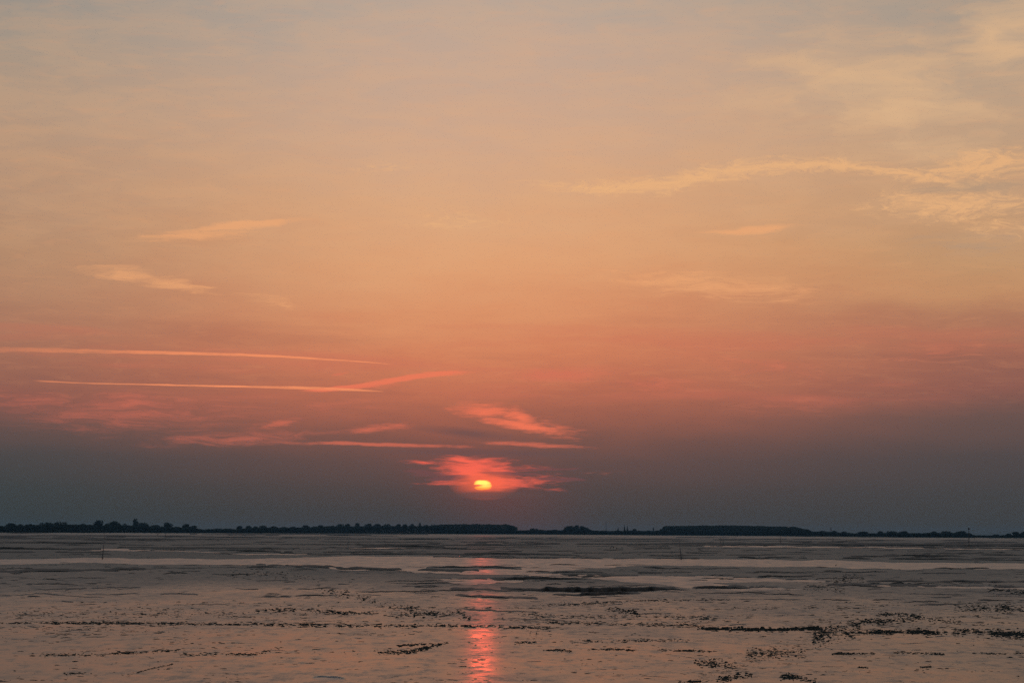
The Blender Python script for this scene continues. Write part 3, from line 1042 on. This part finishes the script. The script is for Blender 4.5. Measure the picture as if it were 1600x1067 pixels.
# lattice mast, far behind the shore
d = float(shore_dist(948)) + 120
a = math.atan((948.3 - 800) / FPX)
hm = far_height(948.3, 813.6, d) - 1.0
o = empty('radio_mast', (d * math.sin(a), d * math.cos(a), 1.0))
for k in range(3):
    t = 2.094 * k + 0.4
    v, f = tube([(0.9 * math.cos(t), 0.9 * math.sin(t), -0.5), (0.35 * math.cos(t), 0.35 * math.sin(t), hm * 0.97)], [0.13, 0.09], 6)
    mesh_obj('leg', v, f, METAL, o)
for k in range(14):
    z0, z1 = hm * k / 14.5, hm * (k + 1) / 14.5
    for s in range(3):
        t0, t1 = 2.094 * s + 0.4, 2.094 * (s + 1) + 0.4
        r0, r1 = 0.9 - 0.55 * z0 / hm, 0.9 - 0.55 * z1 / hm
        v, f = tube([(r0 * math.cos(t0), r0 * math.sin(t0), z0), (r1 * math.cos(t1), r1 * math.sin(t1), z1)], [0.06, 0.06], 4)
        mesh_obj('brace', v, f, METAL, o)
v, f = tube([(0, 0, hm * 0.93), (0, 0, hm)], [0.08, 0.05], 6)
mesh_obj('antenna', v, f, METAL, o)
tag(o, 'thin grey mast rising above the low shore past the isolated clump', 'mast')

# pale slender tower on the low shore
d = float(shore_dist(1298)) + 60
a = math.atan((1298.4 - 800) / FPX)
ht = far_height(1298.4, 823.5, d) - 1.0
o = empty('tower', (d * math.sin(a), d * math.cos(a), 1.0))
v, f = tube([(0, 0, -0.5), (0, 0, ht * 0.86)], [1.15, 0.85], 14)
mesh_obj('shaft', v, f, STONE, o, True)
v, f = tube([(0, 0, ht * 0.86), (0, 0, ht * 0.88)], [1.2, 1.2], 14)
mesh_obj('gallery', v, f, STONE, o)
v, f = tube([(0, 0, ht * 0.88), (0, 0, ht * 0.95), (0, 0, ht)], [0.7, 0.7, 0.08], 12)
mesh_obj('lantern', v, f, STONE, o)
tag(o, 'pale slender tower behind the low trees past the plantation', 'tower')


# ------------------------------------------------------------------ seaweed and clods
LUMP_N = 9


LUMP_F = [(j * LUMP_N + k, j * LUMP_N + (k + 1) % LUMP_N, (j + 1) * LUMP_N + (k + 1) % LUMP_N, (j + 1) * LUMP_N + k)
          for j in range(2) for k in range(LUMP_N)] + [(2 * LUMP_N + k, 2 * LUMP_N + (k + 1) % LUMP_N, 3 * LUMP_N) for k in range(LUMP_N)]
LUMP_T = 2 * math.pi * np.arange(LUMP_N) / LUMP_N


def lump(cx, cy, z0, w, dep, h, g):
    """low ragged dome of weed"""
    t = LUMP_T + g.random() * 6.28
    v = []
    for rr, zz in ((1.0, -0.25), (0.82, 0.45), (0.42, 0.92)):
        q = rr * (0.62 + 0.76 * g.random(LUMP_N))
        v.append(np.stack([cx + w * q * np.cos(t), cy + dep * q * np.sin(t), z0 + h * zz * (0.5 + g.random(LUMP_N))], 1))
    v.append(np.array([[cx, cy, z0 + h * (0.8 + 0.4 * g.random())]]))
    return np.concatenate(v).tolist(), LUMP_F


def hz(X, Y):
    return float(hzs([X], [Y])[0])


def weed_lumps(spots, seed, hpx=(1.0, 3.2), wpx=(2.0, 7.0)):
    """spots are photo points; lump sizes are given in photo pixels at that distance, as real metres"""
    g = np.random.default_rng(seed)
    V, F = [], []
    G = np.array([ground(x, y, 0.06) for x, y in spots])
    H = hzs(G[:, 0], G[:, 1])
    for (X, Y), z0 in zip(G, H):
        d = math.hypot(X, Y)
        m = d / FPX
        s = g.random() ** 2.6
        w = m * (0.6 * wpx[0] + (wpx[1] - 0.6 * wpx[0]) * s) * 0.42
        h = m * 0.55 * (hpx[0] + (hpx[1] - hpx[0]) * (0.25 * s + 0.75 * g.random() ** 2.2))
        v, f = lump(X, Y, float(z0), w, w * (0.35 + 0.5 * g.random()), h, g)
        b = len(V)
        V += v
        F += [tuple(i + b for i in q) for q in f]
    return V, F


def along(poly, n, spread, g, clump=0.0):
    p = np.array(poly, float)
    L = np.concatenate([[0], np.cumsum(np.hypot(*(p[1:] - p[:-1]).T))])
    cents = L[-1] * g.random(max(2, int(L[-1] / 24)))
    t = np.where(g.random(n) < clump, cents[g.integers(len(cents), size=n)] + g.normal(size=n) * 8, L[-1] * g.random(n))
    t = t[(t > 0) & (t < L[-1])]
    return list(zip(np.interp(t, L, p[:, 0]), np.interp(t, L, p[:, 1]) + g.normal(size=len(t)) * spread))


# (points, number of lumps, spread px, hpx, wpx, label)
WEED_LINES = [
    ([(-30, 973), (200, 973.5), (400, 976)], 150, 0.9, (0.8, 2.6), (4, 14), 'long dark seaweed line crossing the mud from the picture edge'),
    ([(400, 976), (540, 977), (730, 977), (860, 981)], 170, 1.3, (0.8, 2.8), (3, 11), 'dark seaweed line reaching the red sun reflection'),
    ([(400, 954), (470, 952), (520, 957), (590, 958)], 90, 1.4, (0.8, 3.0), (3, 9), 'seaweed patch above the long line, short of the sun reflection'),
    ([(495, 913), (505, 924), (560, 932), (600, 945), (680, 958)], 110, 2.6, (0.7, 2.6), (2, 7), 'winding trail of dark clods running down towards the sun reflection'),
    ([(600, 962), (660, 960), (720, 958), (735, 968)], 90, 2.0, (0.7, 2.6), (3, 9), 'dark weed bunch just before the red sun reflection'),
    ([(590, 1019), (640, 1018), (690, 1006)], 100, 1.6, (0.8, 3.0), (3, 9), 'thick low weed bar nearest below the sun reflection, on near mud'),
    ([(620, 1008), (660, 1006), (700, 1005)], 50, 0.8, (0.8, 2.6), (3, 9), 'short weed streak directly above the thick near weed bar'),
    ([(50, 1023), (160, 1022), (200, 1019), (280, 1015)], 80, 1.0, (0.7, 2.4), (3, 12), 'broken dark weed line on the near mud in the dim corner side'),
    ([(280, 1022), (330, 1021), (400, 1022), (440, 1011)], 55, 1.0, (0.7, 2.2), (3, 9), 'short weed row continuing the broken near line'),
    ([(100, 1052), (135, 1050)], 20, 0.7, (0.8, 2.4), (3, 9), 'small weed fleck low on the mud in the dim corner'),
    ([(190, 1053), (215, 1050), (235, 1044), (270, 1037)], 34, 0.5, (0.6, 2.0), (2, 7), 'slanting dark scratch of weed low on the near mud'),
    ([(0, 958), (90, 962), (180, 960), (300, 958), (400, 962)], 110, 3.2, (0.5, 1.8), (3, 9), 'faint rows of flecks above the long seaweed line'),
    ([(360, 900), (420, 896), (480, 902), (500, 908)], 60, 2.8, (0.5, 1.8), (2, 7), 'scatter of clods on the dark bank edge before the pale water'),
    ([(840, 945), (905, 944), (980, 940)], 60, 1.1, (0.6, 2.2), (3, 9), 'dark streak just below the big mud bank'),
    ([(975, 939), (1050, 938), (1150, 937)], 60, 0.7, (0.6, 2.0), (3, 9), 'thin weed line running on from the big mud bank'),
    ([(950, 952), (985, 955), (1000, 960)], 50, 1.8, (0.8, 2.8), (3, 8), 'dense dark tuft below the big mud bank end'),
    ([(810, 960), (900, 964), (1010, 962), (1120, 966)], 110, 1.8, (0.6, 2.0), (3, 10), 'uneven weed row in mid mud past the sun reflection'),
    ([(840, 972), (930, 973), (1040, 976), (1090, 977)], 110, 1.3, (0.7, 2.2), (3, 10), 'second uneven weed row below the mid one'),
    ([(1090, 982), (1150, 983), (1220, 984), (1280, 981)], 190, 1.1, (1.4, 4.2), (5, 15), 'thickest black seaweed bar on the mud, under the plantation'),
    ([(1270, 996), (1300, 986), (1345, 980)], 190, 6.5, (0.8, 2.6), (3, 8), 'broad peppering of weed where the black bar ends'),
    ([(1340, 988), (1420, 987), (1480, 989)], 150, 1.4, (1.0, 3.4), (4, 13), 'dark seaweed bar next beyond the broad peppering'),
    ([(1490, 986), (1540, 988), (1630, 994)], 160, 2.6, (0.9, 3.2), (4, 13), 'ragged seaweed bar running out at the picture edge by the beacon side'),
    ([(1330, 972), (1400, 970), (1440, 966), (1500, 972)], 130, 2.2, (0.8, 2.6), (3, 9), 'loose weed belt above the bar beyond the peppering'),
    ([(1370, 961), (1400, 959), (1440, 964)], 60, 1.5, (0.8, 2.6), (3, 9), 'small weed clump over the loose belt'),
    ([(1490, 949), (1540, 950), (1630, 952)], 130, 3.5, (0.8, 2.4), (3, 9), 'scattered weed field at the picture edge below the thin bright channel'),
    ([(1300, 908), (1330, 903), (1350, 906)], 60, 3.4, (0.6, 2.0), (2, 6), 'clutch of dark clods in the shallow water under the low shore'),
    ([(1390, 886), (1420, 888), (1455, 886)], 34, 1.2, (0.5, 1.8), (2, 6), 'little row of clods edging the pale water band'),
    ([(1540, 918), (1570, 922), (1640, 927)], 100, 2.8, (0.6, 2.2), (3, 10), 'dark tangle at the edge of the thin bright channel'),
    ([(1255, 920), (1290, 918), (1320, 922)], 60, 3.0, (0.5, 1.8), (2, 7), 'sparse clods between the bright pool and the thin bright channel'),
    ([(1300, 1021), (1340, 1021), (1368, 1020)], 50, 0.8, (0.8, 2.6), (3, 9), 'first of three spaced weed dashes on the smooth near mud'),
    ([(1394, 1019), (1430, 1020), (1475, 1022)], 55, 0.8, (0.7, 2.2), (3, 9), 'second of three spaced weed dashes on the smooth near mud'),
    ([(1520, 1020), (1570, 1021), (1620, 1020)], 40, 0.8, (0.5, 1.6), (3, 9), 'third and faintest of three spaced weed dashes near the edge'),
    ([(1340, 1042), (1357, 1042)], 16, 0.5, (0.8, 2.4), (3, 8), 'single small weed fleck below the first weed dash'),
    ([(1438, 1042), (1456, 1041)], 18, 0.5, (1.0, 3.2), (3, 8), 'single small dark tuft below the second weed dash'),
    ([(1165, 1020), (1190, 1018), (1240, 1022), (1260, 1022)], 90, 4.2, (0.8, 2.6), (3, 8), 'upper patch of the weed trail descending to the lower frame edge'),
    ([(1085, 1034), (1120, 1036), (1150, 1044)], 60, 3.2, (0.9, 3.0), (3, 9), 'middle patch of the weed trail descending to the lower frame edge'),
    ([(1120, 1062), (1150, 1056), (1175, 1054)], 50, 2.0, (1.0, 3.4), (4, 10), 'dark clot of the weed trail at the lower frame edge'),
    ([(1220, 1055), (1240, 1057), (1275, 1064)], 60, 2.2, (1.0, 3.2), (4, 10), 'twin weed clot beside the descending trail, lower frame edge'),
    ([(1060, 1066), (1095, 1063)], 26, 1.2, (0.8, 2.6), (3, 9), 'last weed fleck at the foot of the descending trail'),
    ([(848, 1015), (870, 1015), (893, 1017)], 34, 0.8, (0.8, 2.6), (3, 9), 'short dark dash close beside the lower sun reflection'),
    ([(922, 1014), (970, 1014), (992, 1016)], 44, 0.7, (0.8, 2.4), (3, 9), 'second dark dash out from the lower sun reflection'),
    ([(1030, 1015), (1070, 1016), (1120, 1017)], 50, 0.7, (0.8, 2.4), (3, 11), 'long thin dash out from the lower sun reflection'),
    ([(890, 1002), (960, 1000), (1080, 1000)], 60, 1.3, (0.6, 2.0), (3, 9), 'thin broken row above the three dashes by the sun reflection'),
    ([(805, 1004), (838, 1003)], 24, 0.8, (0.8, 2.4), (3, 9), 'small dash touching the flank of the sun reflection'),
]
for k, (poly, n, spread, hpx, wpx, lab) in enumerate(WEED_LINES):
    g = np.random.default_rng(300 + k)
    V, F = weed_lumps(along(poly, int(n * 2.6), spread * 1.15, g, 0.4), 400 + k, hpx, wpx)
    gx, gy = ground(*poly[len(poly) // 2], 0.06)
    o = tag(empty('seaweed_bed', (gx, gy, 0.06)), lab, 'seaweed', 'seaweed beds on the mud')
    tag(mesh_obj('tufts', np.array(V) - np.array([gx, gy, 0.06]), F, WEED, o), kind='stuff')
# loose flecks and clods nobody could count
g = np.random.default_rng(77)
trail_spots = []


def strew(n, y0, dy, wx, wy, thr, seed):
    x, y = -60 + 1720 * g.random(40 * n), y0 + dy * g.random(40 * n) ** 0.9
    ok = vnoise(x / wx, y / wy, seed) > thr + 0.25 * g.random(40 * n)
    return list(zip(x[ok][:n], y[ok][:n]))


for q in range(420):
    t_ = g.random()
    trail_spots.append((1345 - 270 * t_ + g.normal() * (26 - 8 * t_), 976 + 90 * t_ + g.normal() * 5))
spots = trail_spots + strew(1500, 890, 180, 90.0, 4.0, 0.56, 91) + []
spots2 = strew(1900, 940, 52, 120.0, 2.2, 0.52, 93) + strew(500, 985, 85, 90.0, 3.0, 0.58, 94)
V, F = weed_lumps(spots, 78, (0.25, 1.2), (1.5, 14.0))
V2, F2 = weed_lumps(spots2, 80, (0.35, 1.7), (2.0, 16.0))
F = F + [tuple(i + len(V) for i in q) for q in F2]
V = V + V2
tag(mesh_obj('scattered_weed', V, F, WEED), 'loose dark flecks of weed and clods strewn over the mud', 'seaweed', kind='stuff')
spots = strew(700, 843, 50, 110.0, 3.0, 0.55, 92)
V, F = weed_lumps(spots, 79, (0.3, 1.0), (2, 12.0))
tag(mesh_obj('mud_clods', V, F, WEED), 'distant dark clods along the channel edges', 'clods', kind='stuff')


# ------------------------------------------------------------------ birds
def skin_mesh(name, verts, edges, radii, mat):
    me = bpy.data.meshes.new(name)
    me.from_pydata(verts, edges, [])
    o = bpy.data.objects.new(name, me)
    COL.objects.link(o)
    md = o.modifiers.new('skin', 'SKIN')
    for sv, r in zip(me.skin_vertices[0].data, radii):
        sv.radius = (r, r)
    me.skin_vertices[0].data[0].use_root = True
    sb = o.modifiers.new('sub', 'SUBSURF')
    sb.levels = sb.render_levels = 1
    dg = bpy.context.evaluated_depsgraph_get()
    out = bpy.data.meshes.new_from_object(o.evaluated_get(dg))
    out.name = name
    out.materials.clear()
    out.materials.append(mat)
    bpy.data.objects.remove(o)
    return out


# wader, about 1 unit tall, facing +X
WADER = skin_mesh('wading_bird',
                  [(0, 0, .52), (.20, 0, .58), (.34, 0, .70), (.38, 0, .84), (.45, 0, .92), (.56, 0, .91), (.86, 0, .84), (-.22, 0, .48), (-.46, 0, .44),
                   (.02, .06, .38), (.05, .06, .20), (.0, .06, .01), (.10, .07, .0), (.02, -.06, .38), (.0, -.06, .20), (-.04, -.06, .01), (.06, -.07, .0)],
                  [(0, 1), (1, 2), (2, 3), (3, 4), (4, 5), (5, 6), (0, 7), (7, 8), (0, 9), (9, 10), (10, 11), (11, 12), (0, 13), (13, 14), (14, 15), (15, 16)],
                  [.19, .16, .09, .06, .085, .05, .012, .14, .04, .05, .018, .016, .012, .05, .018, .016, .012], PLUME)
BIRDS = [(954, 857.6, 3.6, 40, 'faint wading bird, outermost of three standing below the mast'),
         (958.4, 857.2, 3.6, 120, 'middle one of three wading birds standing below the mast'),
         (963.6, 859.0, 4.4, 100, 'darkest of three wading birds standing below the mast'),
         (838.4, 855.6, 3.2, 20, 'lone wading bird on far mud below the small round tree'),
         (828.2, 990.8, 3.8, 70, 'tiny bird on near mud closer to the sun reflection'),
         (838.4, 990.8, 4.2, 110, 'tiny upright bird just beside its mate by the sun reflection'),
         (1306, 884, 3.4, 30, 'dark bird standing alone in the pale water band')]
for x, y, hp, rz, lab in BIRDS:
    X, Y = ground(x, y, 0.05)
    d = math.hypot(X, Y)
    o = bpy.data.objects.new('wading_bird', WADER)
    COL.objects.link(o)
    s = hp / FPX * d
    o.location = (X, Y, max(0.0, hz(X, Y)))
    o.scale = (s, s, s)
    o.rotation_euler = (0, 0, R(rz))
    tag(o, lab, 'bird', 'birds feeding on the flats')
# white gull in flight, far off against the slate cloud
GULLM = skin_mesh('flying_gull',
                  [(0, 0, 0), (.16, 0, .02), (.26, 0, .03), (.33, 0, .02), (-.18, 0, 0), (-.30, 0, 0),
                   (.05, .16, .07), (.0, .38, .12), (-.08, .66, .06), (.05, -.16, .07), (.0, -.38, .12), (-.08, -.66, .06)],
                  [(0, 1), (1, 2), (2, 3), (0, 4), (4, 5), (0, 6), (6, 7), (7, 8), (0, 9), (9, 10), (10, 11)],
                  [.075, .06, .05, .015, .06, .03, .05, .04, .012, .05, .04, .012], GULL)
dv = pdir(197, 780.5)
o = bpy.data.objects.new('gull', GULLM)
COL.objects.link(o)
o.location = Vector((0, 0, CAM_H)) + Vector(dv) * 950
o.rotation_euler = (R(25), 0, R(-70))
tag(o, 'white gull flying alone against the slate-grey cloud bank', 'bird')

# ------------------------------------------------------------------ haze over the flats
hm_ = bpy.data.materials.new('sea_haze')
hm_.use_nodes = True
hn = Nodes(hm_.node_tree)
pv = hn.new('ShaderNodeVolumePrincipled')
pv.inputs['Color'].default_value = (0.36, 0.74, 1.0, 1)
pv.inputs['Density'].default_value = 3.0e-5
pv.inputs['Anisotropy'].default_value = 0.0
ho = hn.new('ShaderNodeOutputMaterial')
hn.link(pv.outputs[0], ho.inputs['Volume'])
B = 8700.0
zb, zt = -1.6, 27.0
hv = [(sx * B, sy * B, z) for z in (zb, zt) for sx, sy in ((-1, -1), (1, -1), (1, 1), (-1, 1))]
hf = [(3, 2, 1, 0), (4, 5, 6, 7), (0, 1, 5, 4), (1, 2, 6, 5), (2, 3, 7, 6), (3, 0, 4, 7)]
tag(mesh_obj('haze', hv, hf, hm_), 'thin bluish haze over the flats', 'haze', kind='stuff')
